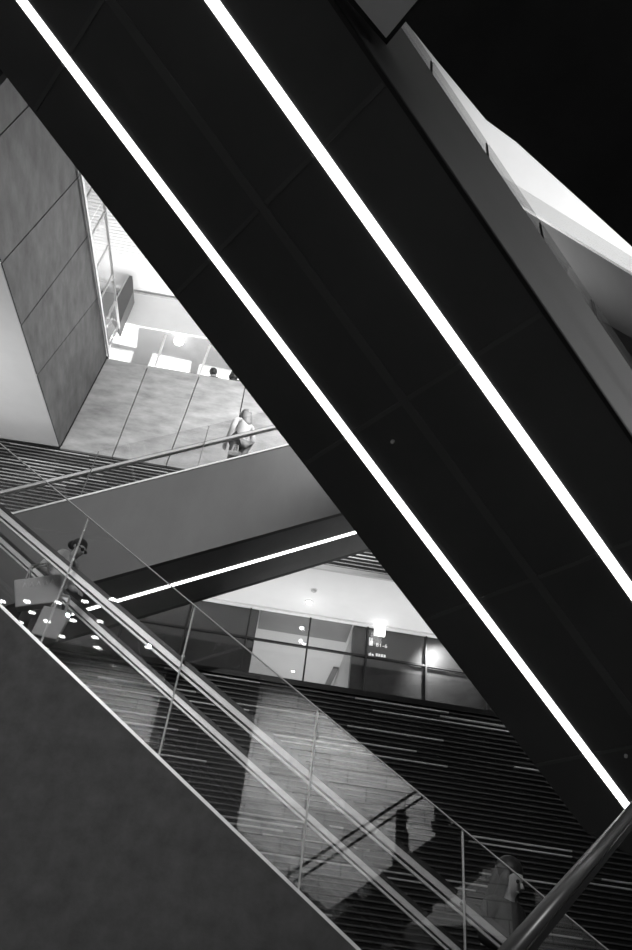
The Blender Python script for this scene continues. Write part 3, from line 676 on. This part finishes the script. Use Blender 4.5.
# shopping bag held behind her
def tote(c, wdt, hgt, dep, ang, label, name='shopping_bag', letters=False, tilt=0.0):
    f = V((math.cos(ang), math.sin(ang), 0)); l = V((-f.y, f.x, 0)); R = Matrix.Rotation(tilt, 3, 'Y')
    def q(x, y, z): return V(c) + R @ (f * x + l * y + UZ * z)
    t = empty(name, V(c), label, 'bag')
    b = MB(); lo = [q(sx * wdt * .44, sy * dep / 2, 0) for sx, sy in ((-1, -1), (1, -1), (1, 1), (-1, 1))]; hi = [q(sx * wdt * .5, sy * dep / 2 * .7, hgt) for sx, sy in ((-1, -1), (1, -1), (1, 1), (-1, 1))]
    b.v = lo + hi; b.f = [[3, 2, 1, 0], [4, 5, 6, 7]] + [[i, (i + 1) % 4, 4 + (i + 1) % 4, 4 + i] for i in range(4)]; b.m = [0] * 6
    b.build('bag_body', M['bag'], t, bevel=.012)
    for sy in (-1, 1):
        hd_ = MB(); pr = [q(-wdt * .25, sy * dep * .3, hgt), q(-wdt * .16, sy * dep * .2, hgt + .14), q(wdt * .16, sy * dep * .2, hgt + .14), q(wdt * .25, sy * dep * .3, hgt)]
        for a, e in zip(pr[:-1], pr[1:]): hd_.tube(a, e, .007, 8)
        hd_.build('bag_handle', M['shirt'], t)
    if letters:
        lt = MB()
        for j in range(5):
            x = -.13 + j * .06; y = -dep * .42
            lt.bar(q(x, y, hgt * .66), q(x + .02, y, hgt * .66 + .05), .006, .006); lt.bar(q(x + .02, y, hgt * .66 + .05), q(x + .035, y, hgt * .66), .006, .006)
        lt.build('lettering', M['white'], t)
    return t
bc = onY(38, 607, 5.92)
tote(V((bc.x, 5.92, bc.z)), .42, .3, .1, math.radians(0), 'pale grey shopping bag with faint lettering at the back of the person in sunglasses', letters=True, tilt=-.32)
bc = onY(44, 638, 5.755)
tote(V((bc.x, 5.755, max(bc.z, 0))), .26, .28, .06, 0, 'smaller pale bag hanging low at the hem of the person in sunglasses', tilt=.1)
# woman in dark coat lower on the same flight
hx = onY(503, 866, 6.15); zb_ = step_z(zst, XN0, hx.x - .05)
person((hx.x - .05, 6.15, zb_), max(1.45, min(1.75, (hx.z - zb_) * 1.02)), math.radians(-55), 'person in charcoal coat low on the near escalator beside the corner handrail', M['coat'], M['dark'], M['hair'], lean=.1, headtilt=.4,
    arms={'r': ((.02, -.24, 1.1), (.28, -.14, 1.08)), 'l': ((.03, .23, 1.1), (.3, .1, 1.08))}, hair='long')
# person in white on the crossing flight
hx = onY(248, 411, 9.7); zb_ = step_z(lambda x: ztop(x) + .02, XM0, hx.x)
person((hx.x, 9.7, zb_), max(1.5, min(1.8, hx.z - zb_)), math.radians(125), 'person in white top riding the crossing escalator behind its glass', M['wcloth'], M['clad'], M['clad'], lean=.05, headtilt=.1, hair='long')
bc = onY(233.5, 457, 9.35); tote(V((bc.x, 9.35, bc.z)), .22, .12, .09, 0, 'small dark handbag beside the person in white', name='handbag')
# two people behind the upper parapet
for x, y, d, lb, hr in ((214, 370.5, .46, 'person at the upper parapet, left of the two heads', 'short'), (235, 373.5, .5, 'person at the upper parapet, right of the two heads', 'bob')):
    p = onF(x, y, d); person((p.x, p.y, zf), max(1.5, min(1.85, p.z - zf)), math.radians(80), lb, M['coat'], M['dark'], M['hair'], hair=hr)
# two riders behind the viewer, mirrored as silhouettes
for x, y, lb in ((403, 810, 'person in dark clothes mirrored in the near glass, left of two silhouettes'), (441, 806, 'person in dark clothes mirrored at the sloping glass edge, right of two silhouettes')):
    p = mir(x, y, 2 * YN - REAR_Y); zz = step_z(ztm, PA.x, p.x)
    person((p.x, REAR_Y, zz), max(1.5, min(1.85, p.z - zz)), math.radians(0), lb, M['dark'], M['dark'], M['hair'], hair='long')
print('rear esc', pa[:], dr[:], REAR_Y)
